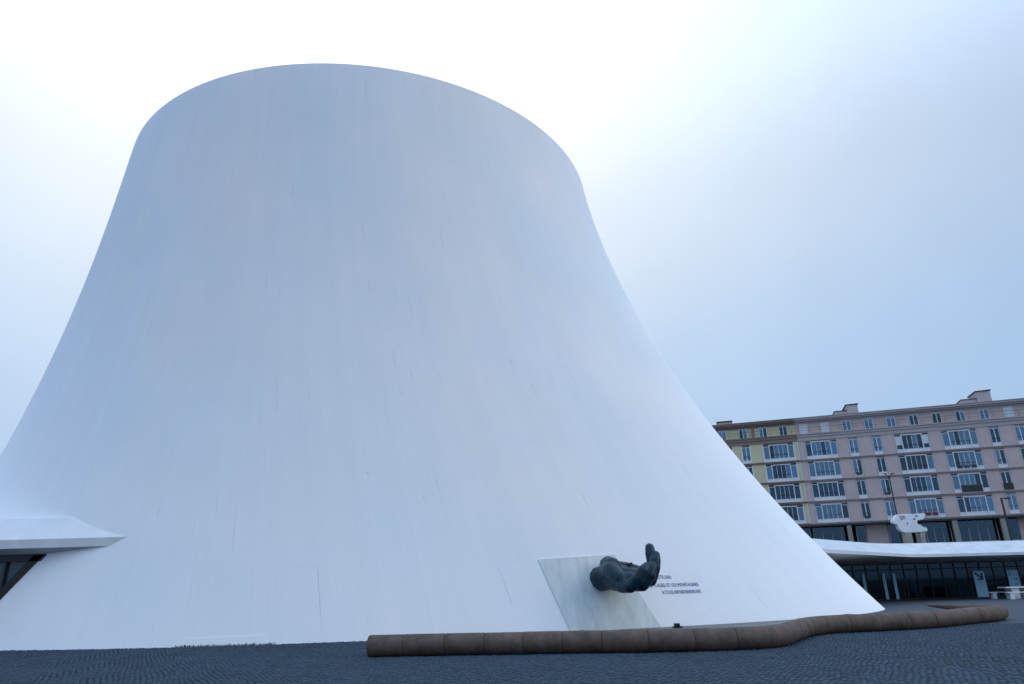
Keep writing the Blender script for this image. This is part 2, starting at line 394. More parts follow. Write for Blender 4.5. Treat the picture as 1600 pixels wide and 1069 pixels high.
# ------------------------------------------------------------------ bronze hand
def ray(px, py):
    return _f + RT*((px-800)/F_PX) - UP*((py-534.5)/F_PX)
def at(px, py, Y):
    d = ray(px, py); return Vector((0, 0, EYE)) + d*(Y/d.y)
def build_hand():
    base = P(-1.2130, .0700)
    root = empty('bronze_hand', base); tag(root, 'giant dark bronze open hand reaching out of the volcano wall', 'sculpture')
    chains = [
        # forearm and wrist
        [(914, 908, 30.4, .47), (930, 905, 29.2, .47), (943, 904, 28.6, .46), (956, 903, 28.2, .44)],
        # palm: core, far edge, near edge, filling between
        [(960, 900, 28.2, .44), (980, 902, 27.6, .37), (1000, 904, 27.2, .30)],
        [(957, 889, 28.9, .34), (978, 891, 28.3, .31), (998, 895, 27.8, .27), (1010, 899, 27.5, .24)],
        [(958, 906, 28.0, .40), (968, 911, 27.4, .33), (978, 914, 26.95, .27)],
        [(965, 897, 28.4, .38), (985, 899, 27.8, .33), (1003, 903, 27.35, .27)],
        [(968, 903, 27.9, .38), (985, 907, 27.2, .31), (996, 909, 26.95, .27)],
        # fingers, far to near
        [(1002, 899, 27.6, .25), (1016, 898, 27.3, .225), (1019.5, 879, 27.25, .215), (1016.5, 865, 27.3, .21), (1015, 856, 27.35, .175)],
        [(1000, 908, 27.2, .26), (1017, 906, 26.85, .23), (1022.5, 887, 26.8, .225), (1024, 875, 26.85, .205), (1025, 867, 26.9, .15)],
        [(990, 913, 26.9, .26), (1004, 914, 26.5, .23), (1016, 899, 26.4, .21), (1019, 888, 26.45, .18), (1020, 883, 26.5, .14)],
        [(972, 916, 26.8, .25), (985, 917, 26.3, .22), (998, 904, 26.1, .235), (1005.5, 892, 26.1, .215), (1010.5, 885, 26.15, .16)],
        # thumb: mound at the heel, then folded along the near side of the palm
        [(953, 889, 28.6, .40), (951, 884, 28.25, .37), (957, 885, 27.8, .33)],
        [(948, 893, 28.1, .34), (955, 892, 27.5, .35), (962, 897, 27.1, .30), (969, 902, 26.85, .25), (973, 906, 26.75, .19)],
    ]
    bm = bmesh.new()
    for ch in chains:
        pts = [(at(x, y, Y)-base, r) for x, y, Y, r in ch]
        for (a, ra), (b, rb) in zip(pts, pts[1:]):
            n = max(2, int((b-a).length/.06))
            for i in range(n+1):
                w = i/n; p = a.lerp(b, w); r = ra+(rb-ra)*w
                bmesh.ops.create_icosphere(bm, subdivisions=2, radius=r, matrix=Matrix.Translation(p))
    me = bpy.data.meshes.new('hand_raw'); bm.to_mesh(me); bm.free()
    o = bpy.data.objects.new('hand_raw', me); COL.objects.link(o)
    md = o.modifiers.new('r', 'REMESH'); md.mode = 'VOXEL'; md.voxel_size = .03; md.use_smooth_shade = True
    sm = o.modifiers.new('s', 'SMOOTH'); sm.iterations = 2; sm.factor = .5
    dg = bpy.context.evaluated_depsgraph_get(); dg.update()
    me2 = bpy.data.meshes.new_from_object(o.evaluated_get(dg)); bpy.data.objects.remove(o)
    me2.materials.clear(); me2.materials.append(MT['bronze']); me2.name = 'hand'
    me2.polygons.foreach_set('use_smooth', [True]*len(me2.polygons))
    link('hand', me2, root)
    c = at(983, 889, 27.9)-base
    MB().tube(c-Vector((0, 0, .2)), c+Vector((0, 0, .18)), .07, .06, 10).tube(c+Vector((-.14, 0, .17)), c+Vector((.14, 0, .2)), .035, n=6).build('water_spout', 'dark', root)
build_hand()

# ------------------------------------------------------------------ brown tubular concrete bench wall
def build_tube():
    R = .268
    ctrl = [(-3.95, 19.83), (-1.2, 19.53), (1.4, 19.23), (3.0, 18.98), (4.8, 18.93), (6.0, 19.13), (6.85, 19.83), (7.8, 21.43), (8.7, 22.83), (9.75, 23.68), (11.45, 24.13), (13.5, 24.83), (15.6, 26.33), (17.3, 27.43)]
    # Catmull-Rom resample
    pts = []
    C = [Vector((*p, 0)) for p in ctrl]
    C = [C[0]*2-C[1]]+C+[C[-1]*2-C[-2]]
    for i in range(1, len(C)-2):
        for k in range(24):
            t = k/24; a, b, c, d = C[i-1:i+3]
            pts.append(.5*((2*b)+(c-a)*t+(2*a-5*b+4*c-d)*t*t+(3*b-a-3*c+d)*t**3))
    pts.append(C[-2])
    def sampler(pts):
        L = [0]
        for a, b in zip(pts, pts[1:]): L.append(L[-1]+(b-a).length)
        def f(s):
            s = min(max(s, 0), L[-1])
            for i in range(len(L)-1):
                if L[i+1] >= s: break
            w = (s-L[i])/(L[i+1]-L[i]); p = pts[i].lerp(pts[i+1], w)
            j0, j1 = max(i-4, 0), min(i+5, len(pts)-1)
            return p, (pts[j1]-pts[j0]).normalized()
        return f, L[-1]
    root = empty('tube_wall', (-3.95, 19.83, 0)); tag(root, 'long low brown concrete tube winding across the setts before the volcano', 'bench wall')
    def run(pts, step, first, R0, R1, endround):
        f, LT = sampler(pts); n = 20; s = 0; idx = 0
        while s < LT-.05:
            e1 = min(s+(first if idx == 0 else step*random.uniform(.93, 1.07)), LT)
            if LT-e1 < .4: e1 = LT
            V = []; Fc = []; rings = []
            k = 6 if not (endround and e1 == LT) else 8
            for j in range(k+1):
                u = s+.004+(e1-s-.008)*j/k; p, d = f(u); side = Vector((d.y, -d.x, 0))
                r = R0+(R1-R0)*u/LT
                if endround: r = R0*(1-.80*max(0, (u/LT-.25)/.75))
                rings.append((p, side, r, r))
            # chamfered ends
            p, d = f(s+.006); 
            seq = [(rings[0][0], rings[0][1], rings[0][2]*.97)]+[(a+(f(s+.03)[1]*.018 if i == 0 else Vector()), b, c) for i, (a, b, c, _) in enumerate(rings)]
            seq[-1] = (seq[-1][0]-f(e1)[1]*.018, seq[-1][1], seq[-1][2]); seq.append((rings[-1][0], rings[-1][1], rings[-1][2]*.97))
            wob = random.uniform(-.006, .006); zz = random.uniform(-.004, .004)
            for p, side, r in seq:
                for i in range(n):
                    w = 2*math.pi*i/n
                    V.append(p+side*(math.cos(w)*r+wob)+Vector((0, 0, (R0*.97 if not endround else R0*1.93-r*.96)+zz+math.sin(w)*r))-root.location)
            m = len(seq)
            for j in range(m-1):
                for i in range(n): Fc.append((j*n+i, j*n+(i+1) % n, (j+1)*n+(i+1) % n, (j+1)*n+i))
            Fc += [tuple(range(n))[::-1], tuple((m-1)*n+i for i in range(n))]
            o = link('tube_segment', mesh('tube_segment', V, Fc, 'tube', True), root)
            for pl in o.data.polygons:
                if len(pl.vertices) > 4: pl.use_smooth = False
            s = e1; idx += 1
    run(pts, 1.06, .95, R, R, False)
    # the return leg running back towards the volcano
    f0 = pts[-1]; 
    back = [f0+(Vector((18.35, 28.55, 0))-f0)*w for w in (0, .5, 1)]+[Vector((18.35, 28.55, 0)).lerp(Vector((17.25, 31.6, 0)), w) for w in (.15, .4, .7, 1)]
    back[0] = back[0]+(back[1]-back[0]).normalized()*.012
    run(back, 1.7, 1.0, R*.99, R*.86, True)
build_tube()

# shallow basin between tube and wall
bp = [(2.2, 27.6), (4.6, 23.6), (7.6, 23.4), (9.6, 25.2), (13.2, 26.3), (16.8, 28.9), (16.6, 31.4), (15, 34.5), (10.5, 31.6), (5.4, 29.4)]
n_ = len(bp)
tag(MB().poly([(x, y, .012) for x, y in bp], [tuple(range(n_))]).build('basin_water', 'water'), kind='structure')
mb = MB()
for (x0, y0), (x1, y1) in zip(bp[:7], bp[1:8]):
    d = Vector((x1-x0, y1-y0, 0)); L_ = d.length; d /= L_; s_ = Vector((d.y, -d.x, 0))*.09
    a, b = Vector((x0, y0, 0)), Vector((x1, y1, 0))
    vs = [a-s_, a+s_, b+s_, b-s_]; mb.poly([(v.x, v.y, z) for z in (-.02, .07) for v in vs], [(4, 5, 6, 7), (0, 1, 5, 4), (1, 2, 6, 5), (2, 3, 7, 6), (3, 0, 4, 7)])
tag(mb.build('basin_edge', 'street'), 'low dark concrete edge of the shallow basin behind the tube', 'kerb')
r_ = empty('floodlight', (6.0, 28.75, .012)); tag(r_, 'small dark floodlight at the foot of the wall right of the panel', 'floodlight')
MB().box(-.11, .11, -.07, .08, .04, .15).build('housing', 'dark', r_, bevel=.02); MB().box(-.18, .22, -.04, .04, 0, .045).build('bracket', 'dark', r_)

# ------------------------------------------------------------------ weeds
def weed(name, label, pts, group=None):
    root = empty(name, pts[0]); tag(root, label, 'weeds', group)
    mb = MB(); o = Vector(pts[0])
    for p in pts:
        p = Vector(p)
        for k in range(random.randint(6, 11)):
            a = random.uniform(0, 6.28); h = random.uniform(.03, .085); w = random.uniform(.008, .02); ln = random.uniform(.02, .10)
            b = p+Vector((random.uniform(-.09, .09), random.uniform(-.05, .03), -.01)); d = Vector((math.cos(a), math.sin(a)*.6-.2, 0)); s = Vector((-d.y, d.x, 0)).normalized()*w
            m = b+d*ln*.5+Vector((0, 0, h*.75)); t = b+d*ln+Vector((0, 0, h*.95))
            mb.poly([b-s*.5-o, b+s*.5-o, m+s-o, t-o, m-s-o], [(0, 1, 2, 4), (4, 2, 3)])
    mb.build('leaves', 'leaf', root)
def foot(A): p = P(A, 0); n = N(A, 0.001); return (p.x+n.x*.05, p.y+n.y*.05, 0.01)
weed('weed_strip', 'thin strip of green weeds along the foot of the hatch panel', [foot(a) for a in np.linspace(-1.835, -1.73, 15)])
weed('weed_tuft', 'small taller green weed tuft at the right end of the hatch panel', [foot(a) for a in (-1.722, -1.719, -1.716, -1.722, -1.718)])
weed('weed_strip', 'sparse dull weeds at the foot of the wall near its right corner', [foot(a) for a in np.linspace(-.86, -.70, 12)])

# ------------------------------------------------------------------ left entrance canopy and glass door
def build_left():
    root = empty('entrance_porch', (-21, 27.09, 0)); tag(root, 'white canopied porch with dark glazed door on the left flank of the volcano', 'porch')
    o = root.location
    prof = [(26.47, 3.42), (26.45, 3.73), (27.12, 4.55), (31, 4.75), (31, 3.18), (27.15, 3.18)]
    X0, X1 = -13.4, -36.0
    vs = [Vector((x, y, z))-o for x in (X0, X1) for y, z in prof]; n = len(prof)
    fs = [(i, (i+1) % n, n+(i+1) % n, n+i) for i in range(n)]
    b = MB(); b.poly(vs, [fs[1], fs[2]]); b.build('canopy_roof', 'white', root)
    b = MB(); b.poly(vs, [fs[0]]); b.build('fascia', 'white', root)
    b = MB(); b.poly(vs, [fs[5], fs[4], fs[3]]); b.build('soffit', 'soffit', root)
    # glazed entrance below, its jamb raked along the volcano flank
    o = root.location
    Yg = 27.09
    zs = np.linspace(0, 3.2, 17); js = []
    for z in zs: p, a, t = S_at(Yg, z); js.append(Vector((p.x, Yg, z)))
    XL = -30
    m = MB()
    for a, b in zip(js, js[1:]):
        m.poly([Vector((XL, Yg+.06, a.z))-o, a+Vector((0, .06, 0))-o, b+Vector((0, .06, 0))-o, Vector((XL, Yg+.06, b.z))-o], [(0, 1, 2, 3)])
    m.build('pane', 'doorglass', root)
    m = MB()
    for a, b in zip(js, js[1:]):
        w = Vector((-.16, 0, 0)); d = Vector((0, -.10, 0)); e_ = Vector((.2, 0, 0))
        m.poly([q-o for q in (a+e_, a+w, a+w+d, a+e_+d, b+e_, b+w, b+w+d, b+e_+d)], [(0, 1, 5, 4), (1, 2, 6, 5), (2, 3, 7, 6), (3, 0, 4, 7)])
    m.build('jamb', 'dark', root)
    MB().box(XL-o.x, js[-1].x+.3-o.x, -.1, .02, 2.98, 3.24).build('header', 'dark', root)
    for x in (-19.05, -20.4, -21.9, -23.4): MB().box(x-o.x-.035, x-o.x+.035, -.05, .03, 0, 2.98).build('mullion', 'dark', root)
    MB().box(XL-o.x, -19.6-o.x, -.04, .03, 1.0, 1.06).build('rail', 'dark', root)
MT['doorglass'] = material('dark_door_glass', (.02, .045, .055), .05, .15, .5)
build_left()

# ------------------------------------------------------------------ right hand low building
def build_right():
    root = empty('library_building', (36, 57, 0)); tag(root, 'low glazed library with a long white bending concrete canopy right of the volcano', 'library'); o = root.location
    A_, B_, C_ = Vector((13.0, 36.9, .055)), Vector((28.0, 51.4, -.12)), Vector((62, 50.9, -.12))
    # rounded bend
    pl = [A_.lerp(B_, w) for w in (0, .3, .6, .85)]
    for k in range(1, 8):
        t = k/8; p0, p2 = A_.lerp(B_, .9), B_.lerp(C_, .07); pl.append(p0*(1-t)**2+B_*2*t*(1-t)+p2*t*t)
    pl += [B_.lerp(C_, w) for w in (.1, .25, .5, .75, 1)]
    def nrm2(i):
        d = (pl[min(i+1, len(pl)-1)]-pl[max(i-1, 0)]).normalized(); return Vector((-d.y, d.x, 0))
    fb = [p+Vector((0, 0, 3.0)) for p in pl]; ft = [p+Vector((0, 0, 3.19)) for p in pl]
    cr = [p+nrm2(i)*2.3+Vector((0, 0, 4.05)) for i, p in enumerate(pl)]
    rb = [Vector((x, 67.5, 3.75)) for x in np.linspace(-14, 66, len(pl))]
    gb = [Vector((x, 57.0, 2.55)) for x in np.linspace(2, 64, len(pl))]
    def strip(a, b, name, mat):
        vs = [v-o for v in a+b]; n = len(a); link(name, mesh(name, vs, [(i, i+1, n+i+1, n+i) for i in range(n-1)], mat), root)
    strip(ft, cr, 'canopy_roof', 'dimmed_white'); strip(fb, ft, 'fascia', 'white'); strip(cr, rb, 'roof_deck', 'dimmed_white'); strip(gb, fb, 'soffit', 'soffit')
    # glazed front
    g = root
    def bx(name, mat, x0, x1, y0, y1, z0, z1): return MB().box(x0-36, x1-36, y0-57, y1-57, z0, z1).build(name, mat, g)
    xs = [18+.98*i for i in range(46)]
    for a, b in zip(xs, xs[1:]):
        bx('pane', 'shopglass', a+.03, b-.03, 57.0, 57.02, 2.2, 2.53)
        bx('pane', 'shopglass', a+.03, b-.03, 57.0, 57.02, .06, 2.12)
    for x in xs: bx('mullion', 'dark', x-.03, x+.03, 56.95, 57.08, 0, 2.6)
    bx('transom', 'dark', 17, 63, 56.94, 57.09, 2.12, 2.2); bx('sill', 'dark', 17, 63, 56.96, 57.07, 0, .06)
    bx('back_wall', 'void', 10, 66, 62.0, 62.2, 0, 2.9); bx('ceiling', 'void', 10, 66, 57.2, 62, 2.6, 2.7); bx('inner_floor', 'void', 10, 66, 57.1, 62, .0, .02)
    for x in (25.3, 26.45, 28.0, 28.78): 
        bx('door_strip', 'poster', x, x+.22, 56.90, 56.93, .03, 1.92)
    for x, w in ((26.9, .05), (31.0, .12), (31.6, .05), (32.3, .05), (30.2, .04)): bx('inner_post', 'column', x, x+w, 58.2, 58.3, 0, 2.2)
    for z in (1.32, .98): bx('shelf', 'frame', 36.0, 37.55, 57.5, 57.7, z, z+.05)
    # posters on the glass
    for x0, lab, kind in ((34.98, 'white poster with a black arrow pointing down right', 0), (37.6, 'white poster with small dark print at the right end', 1)):
        p = empty('poster', (x0, 56.9, 0)); tag(p, lab+' on the dark glass', 'poster')
        MB().box(0, .86, 0, .03, .02, 1.91).build('sheet', 'poster', p)
        m = MB(); y = -.004
        if kind == 0:
            m.poly([(.10, y, 1.72), (.20, y, 1.80), (.64, y, 1.42), (.55, y, 1.34)], [(0, 1, 2, 3)][::1])
            m.poly([(.56, y-.002, 1.70), (.70, y-.002, 1.76), (.74, y-.002, 1.26), (.63, y-.002, 1.30)], [(0, 1, 2, 3)])
            m.poly([(.24, y-.003, 1.34), (.74, y-.003, 1.36), (.74, y-.003, 1.25), (.30, y-.003, 1.24)], [(0, 1, 2, 3)])
            m.build('arrow', 'black', p)
        else:
            for (a, b, c, d) in ((.12, .17, 1.78, 1.84), (.14, .24, 1.66, 1.73), (.16, .22, 1.52, 1.6), (.45, .52, 1.22, 1.30), (.58, .66, 1.20, 1.30), (.68, .74, 1.22, 1.28), (.46, .62, .86, .92)):
                m.poly([(a, y, c), (b, y, c), (b, y, d), (a, y, d)], [(0, 1, 2, 3)])
            m.build('print', 'black', p)
    # picnic table
    t = empty('picnic_table', (34.2, 51.6, 0), .1); tag(t, 'white picnic table with bench in front of the glass library front', 'table')
    MB().box(-.75, 1.3, -.42, .42, .70, .78).build('table_top', 'sculpt', t, bevel=.012)
    for x in (-.3, .75): MB().box(x, x+.55, -.3, .3, 0, .70).build('leg', 'sculpt', t)
    for y in (-.95, .65):
        b = MB().box(-1.2, 1.5, y, y+.3, .40, .46).build('bench', 'sculpt', t, bevel=.01)
        for x in (-1.0, .1, 1.1): MB().box(x, x+.3, y+.03, y+.27, 0, .40).build('bench_leg', 'sculpt', b)
build_right()

# ------------------------------------------------------------------ apartment blocks
K = 1.3
TH = math.radians(-17.2)
_d = ray(1239, 736); B0 = _d*(80*K/_d.y)
ZZ = lambda z: EYE+(z-EYE)*K
LEV = [ZZ(v) for v in (16.62, 14.38, 12.08, 9.76, 7.38)]       # ceiling of floor 5 down to soffit over the ground floor
ROOF = ZZ(19.32); ATT0 = ZZ(17.42); STREET = 3.5
def build_windows():
    D = {}
    H = LEV[0]-LEV[1]-.42                      # opening height
    D['H'] = H
    # single casement
    w = .90*K
    m = MB()
    for x0, x1 in ((0, .07), (w-.07, w)): m.box(x0, x1, -.06, .10, 0, H)
    m.box(.07, w-.07, -.05, .10, H-.08, H); m.box(.07, w-.07, -.05, .10, .42, .50); m.box(w/2-.05, w/2+.05, -.03, .09, .50, H-.08)
    D['S'] = m.me('window', 'frame'); D['S_sill'] = MB().box(.07, w-.07, -.02, .08, 0, .42).me('sill_panel', 'frame')
    D['S_q'] = [MB().box(a, b, .03, .045, .50, H-.08).me('pane', 'pane_dark') for a, b in ((.07, w/2-.05), (w/2+.05, w-.07))]
    D['S_p'] = [MB().box(a, b, .03, .045, .50, H-.08).me('pane', 'pane') for a, b in ((.07, w/2-.05), (w/2+.05, w-.07))]
    D['Sw'] = w
    # wide four-light window with side lights
    W = 3.30*K; a, b = .66*K, 2.64*K
    m = MB()
    for x in (0, W-.07): m.box(x, x+.07, -.06, .10, 0, H-.12)
    m.box(.07, a-.06, -.04, .10, H-.2, H-.12); m.box(b+.06, W-.07, -.04, .10, H-.2, H-.12)
    for x in (a-.08, b-.04): m.box(x, x+.12, -.14, .12, 0, H+.06)
    m.box(a+.04, b-.04, -.14, .12, H-.05, H+.06)
    m.box(a+.04, b-.04, -.05, .10, .42, .50); m.box(.07, a-.08, -.05, .10, .42, .50); m.box(b+.08, W-.07, -.05, .10, .42, .50)
    q = (b-a-.08)/4
    for i in (1, 2, 3): m.box(a+.04+q*i-.027, a+.04+q*i+.027, -.03, .09, .50, H-.05)
    D['W'] = m.me('window', 'frame'); D['W_sill'] = MB().box(.07, a-.08, -.02, .08, 0, .42).box(a+.04, b-.04, -.03, .08, 0, .42).box(b+.08, W-.07, -.02, .08, 0, .42).me('sill_panel', 'frame')
    spans = [(.07, a-.08, H-.2)]+[(a+.04+q*i+(.027 if i else 0), a+.04+q*(i+1)-(.027 if i < 3 else 0), H-.05) for i in range(4)]+[(b+.08, W-.07, H-.2)]
    D['W_q'] = [MB().box(s, e_, .03, .045, .50, h).me('pane', 'pane_dark') for s, e_, h in spans]
    D['W_p'] = [MB().box(s, e_, .03, .045, .50, h).me('pane', 'pane') for s, e_, h in spans]
    D['W_spans'] = spans; D['Ww'] = W
    D['Wa'], D['Wb'] = a, b
    # attic windows, shorter
    h = ZZ(18.62)-ATT0; D['Ah'] = h
    w = .88*K; m = MB()
    for x0, x1 in ((0, .07), (w-.07, w)): m.box(x0, x1, -.05, .10, 0, h)
    m.box(.07, w-.07, -.04, .10, h-.08, h); m.box(.07, w-.07, -.04, .10, 0, .10); m.box(w/2-.05, w/2+.05, -.03, .09, .10, h-.08)
    D['A'] = m.me('window', 'frame'); D['Aw'] = w
    D['A_q'] = [MB().box(x0, x1, .03, .045, .10, h-.08).me('pane', 'pane_dark') for x0, x1 in ((.07, w/2-.05), (w/2+.05, w-.07))]
    D['A_p'] = [MB().box(x0, x1, .03, .045, .10, h-.08).me('pane', 'pane') for x0, x1 in ((.07, w/2-.05), (w/2+.05, w-.07))]
    # curtains: pleated sheets
    def pleat(x0, x1, z0, z1, mat):
        n = 14; vs = []; fs = []
        for i in range(n+1):
            x = x0+(x1-x0)*i/n; y = .12+.025*(i % 2)
            vs += [(x, y, z0), (x, y, z1)]
        fs = [(2*i, 2*i+2, 2*i+3, 2*i+1) for i in range(n)]
        return mesh('curtain', vs, fs, mat)
    D['pleat'] = pleat
    return D
D = build_windows()
def place_window(root, kind, x, y, z, look):
    o = link('window', D[kind], root, (x, y, z))
    dk = random.random() < .5
    for p_, q_ in zip(D[kind+'_p'], D[kind+'_q']): link('pane', q_ if (dk ^ (random.random() < .2)) else p_, o)
    if kind != 'A': link('sill_panel', D[kind+'_sill'], o)
    H = D['Ah'] if kind == 'A' else D['H']; z0 = .1 if kind == 'A' else .5
    w = {'S': D['Sw'], 'W': D['Ww'], 'A': D['Aw']}[kind]
    if look == 'blind': link('blind', MB().box(.08, w-.08, -.01, .025, z0+.02, H-.09).me('blind', 'blind'), o)
    elif look == 'teal': link('curtain', D['pleat'](.08, w-.08, z0, H-.1, 'curtain2'), o)
    elif look == 'net': link('curtain', D['pleat'](.08, w-.08, z0, H-.1, 'curtain'), o)
    elif look == 'halves':
        link('curtain', D['pleat'](.08, w*.30, z0, H-.1, 'curtain'), o); link('curtain', D['pleat'](w*.70, w-.08, z0, H-.1, 'curtain'), o)
    elif look == 'sides':
        link('blind', MB().box(.08, D['Wa']-.09, -.01, .025, 1.1, H-.21).me('blind', 'blind'), o)
        link('blind', MB().box(D['Wb']+.09, w-.08, -.01, .025, 1.1, H-.21).me('blind', 'blind'), o)
    elif look == 'screen': link('balcony_screen', MB().box((D['Wa'] if kind == 'W' else .0)+.02, (D['Wb'] if kind == 'W' else w)-.02, -.22, -.16, .02, .95).me('balcony_screen', 'cap'), o)
    elif look == 'boxes':
        m = MB()
        a, b = (D['Wa'], D['Wb']) if kind == 'W' else (0.05, w-.05)
        n = 3 if kind == 'W' else 1
        for i in range(n):
            s = a+(b-a)*(i+.15)/n; m.box(s, s+(b-a)/n*.7, -.34, -.16, .30, .52)
        link('flower_box', m.me('flower_box', 'cap'), o)
        m = MB()
        for i in range(n*9):
            s = a+.1+(b-a-.2)*random.random(); hh = random.uniform(.1, .3)
            m.poly([(s-.09, -.25, .5), (s+.09, -.27, .5), (s+.13*random.uniform(-1, 1), -.25, .5+hh)], [(0, 1, 2)])
            m.poly([(s, -.33, .5), (s+.02, -.17, .5), (s, -.25, .5+hh*.8)], [(0, 1, 2)])
        link('flowers', m.me('flowers', random.choice(['red', 'leaf', 'leaf'])), o)
    if kind != 'A' and look not in ('screen',):
        a, b = (D['Wa'], D['Wb']) if kind == 'W' else (0.0, w)
        m = MB().box(a+.04, b-.04, -.115, -.09, 1.02, 1.06)
        link('guard_rail', m.me('guard_rail', 'dark'), o)

def build_block(name, label, u0, u1, wins, attic, wall, band, corn, looks, extra=None):
    root = empty(name, (B0.x, B0.y, 0), TH); tag(root, label, 'apartment block')
    X0, X1 = u0*K, u1*K
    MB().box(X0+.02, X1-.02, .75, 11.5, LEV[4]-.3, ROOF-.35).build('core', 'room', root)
    # roof slab with stepped cornice
    cz = ZZ(18.80)
    MB().box(X0, X1, .08, 12, cz+.12, cz+.34).build('cornice', corn, root)
    MB().box(X0, X1, -.16, 12, cz+.34, ROOF-.07).build('cornice', corn, root)
    MB().box(X0, X1, -.24, 12.05, ROOF-.07, ROOF).build('roof_edge', corn, root)
    # attic storey
    AY = .55
    MB().box(X0, X1, AY-.05, .74, ZZ(18.62)+.003, cz+.12).build('lintel_band', corn, root)
    edges = [X0]+[v for c in attic for v in (c*K-D['Aw']/2, c*K+D['Aw']/2)]+[X1]
    for a, b in zip(edges[0::2], edges[1::2]):
        if b-a > .05: MB().box(a, b, AY, .745, ATT0, ZZ(18.62)).build('wall_panel', wall, root)
    for i, c in enumerate(attic): place_window(root, 'A', c*K-D['Aw']/2, AY, ATT0, looks.get(('a', i), random.choice(['', '', 'halves', 'net'])))
    # balcony cornice below the attic
    MB().box(X0, X1, -.34, .74, ATT0-.16, ATT0-.003).build('balcony_slab', corn, root)
    MB().box(X0, X1, -.22, .74, ATT0-.50, ATT0-.16).build('cornice', corn, root)
    MB().box(X0, X1, -.10, .74, LEV[0], ATT0-.50).build('cornice', corn, root)
    rl = MB().box(X0+.01, X1-.01, -.27, -.24, ATT0+.86, ATT0+.90).box(X0, X1, -.265, -.245, ATT0+.45, ATT0+.475)
    rail = rl.build('balcony_rail', 'dark', root)
    x = X0+.3
    while x < X1: MB().box(x-.015, x+.015, -.27, -.24, ATT0, ATT0+.86).build('rail_post', 'dark', rail); x += 1.5
    # four storeys
    for f in range(4):
        zt, zb = LEV[f], LEV[f+1]
        MB().box(X0, X1, -.14, .74, zb-.13, zb+.13).build('floor_band', band, root)
        MB().box(X0, X1, -.20, -.14, zb+.03, zb+.13).build('floor_ledge', corn, root)
        base = zb+.13; top = zt-.13 if f else zt
        H = D['H']
        edges = [X0]
        for k, c in wins:
            w = D['Ww'] if k == 'W' else D['Sw']; edges += [c*K-w/2, c*K+w/2]
        edges.append(X1)
        for a, b in zip(edges[0::2], edges[1::2]):
            if b-a > .05:
                MB().box(a+.10, b-.10, -.02, .30, base, top).build('wall_panel', wall, root)
                [MB().box(q, q+.10, -.05, .30, base, top).build('panel_border', corn if wall != 'yellow' else 'frame', root) for q in (a, b-.10)]
        for i, (k, c) in enumerate(wins):
            w = D['Ww'] if k == 'W' else D['Sw']
            if top-(base+H) > .02: MB().box(c*K-w/2, c*K+w/2, .10, .30, base+H+.061, top).build('lintel', corn, root)
            lk = looks.get((f, i))
            if lk is None: lk = random.choice(['', '', '', 'halves', 'net', 'teal', 'boxes'])
            place_window(root, k, c*K-w/2, .08, base, lk)
    # soffit and recessed ground floor
    zb = LEV[4]-.13
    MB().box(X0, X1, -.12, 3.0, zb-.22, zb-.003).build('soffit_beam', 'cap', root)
    return root

pinkwins = [('W', 3.37), ('S', 6.76), ('S', 9.17), ('W', 12.65), ('W', 17.26), ('S', 20.60), ('S', 22.96), ('W', 26.45), ('W', 31.0), ('S', 34.4)]
pinkatt = [1.89+2.29*i for i in range(15)]
lk = {('a', 0): 'blind', ('a', 1): 'blind', ('a', 2): '', ('a', 3): 'halves', ('a', 4): 'halves', ('a', 5): 'net', ('a', 6): '', ('a', 7): '', ('a', 8): '', ('a', 9): 'blind',
      (0, 0): 'teal', (0, 1): 'teal', (0, 2): 'halves', (0, 3): 'sides', (0, 4): '', (0, 5): 'teal', (0, 6): '',
      (1, 0): '', (1, 1): 'boxes', (1, 2): 'halves', (1, 3): '', (1, 4): 'boxes', (1, 5): '', (1, 6): '',
      (2, 0): 'net', (2, 1): 'halves', (2, 2): 'boxes', (2, 3): 'teal', (2, 4): 'screen', (2, 5): 'screen', (2, 6): '',
      (3, 0): '', (3, 1): 'boxes', (3, 2): '', (3, 3): 'boxes', (3, 4): 'halves', (3, 5): '', (3, 6): ''}
pink = build_block('apartment_block', 'pink panelled apartment block with white framed windows behind the low canopy', 1.0, 36.5, pinkwins, pinkatt, 'pink', 'pinkband', 'lilac', lk)
yelwins = [('S', -18.4), ('W', -14.6), ('S', -11.2), ('W', -7.9), ('S', -4.76), ('W', -1.19)]
yelatt = [-17.5, -15.0, -12.3, -9.9, -7.2, -4.82, -2.58, -.35]
lk = {(0, 5): '', (1, 5): 'halves', (2, 5): 'teal', (3, 5): '', (0, 4): '', (1, 4): 'net', ('a', 5): '', ('a', 6): 'halves', ('a', 7): 'halves', ('a', 4): 'net'}
yel = build_block('apartment_block', 'yellow panelled apartment block with brown bands beside the volcano flank', -20.5, .985, yelwins, yelatt, 'yellow', 'brownband', 'brownband', lk)
MB().box(-3.72*K-.2, -3.72*K+.2, .40, .56, ATT0, ZZ(18.62)).build('pilaster', 'brownband', yel)

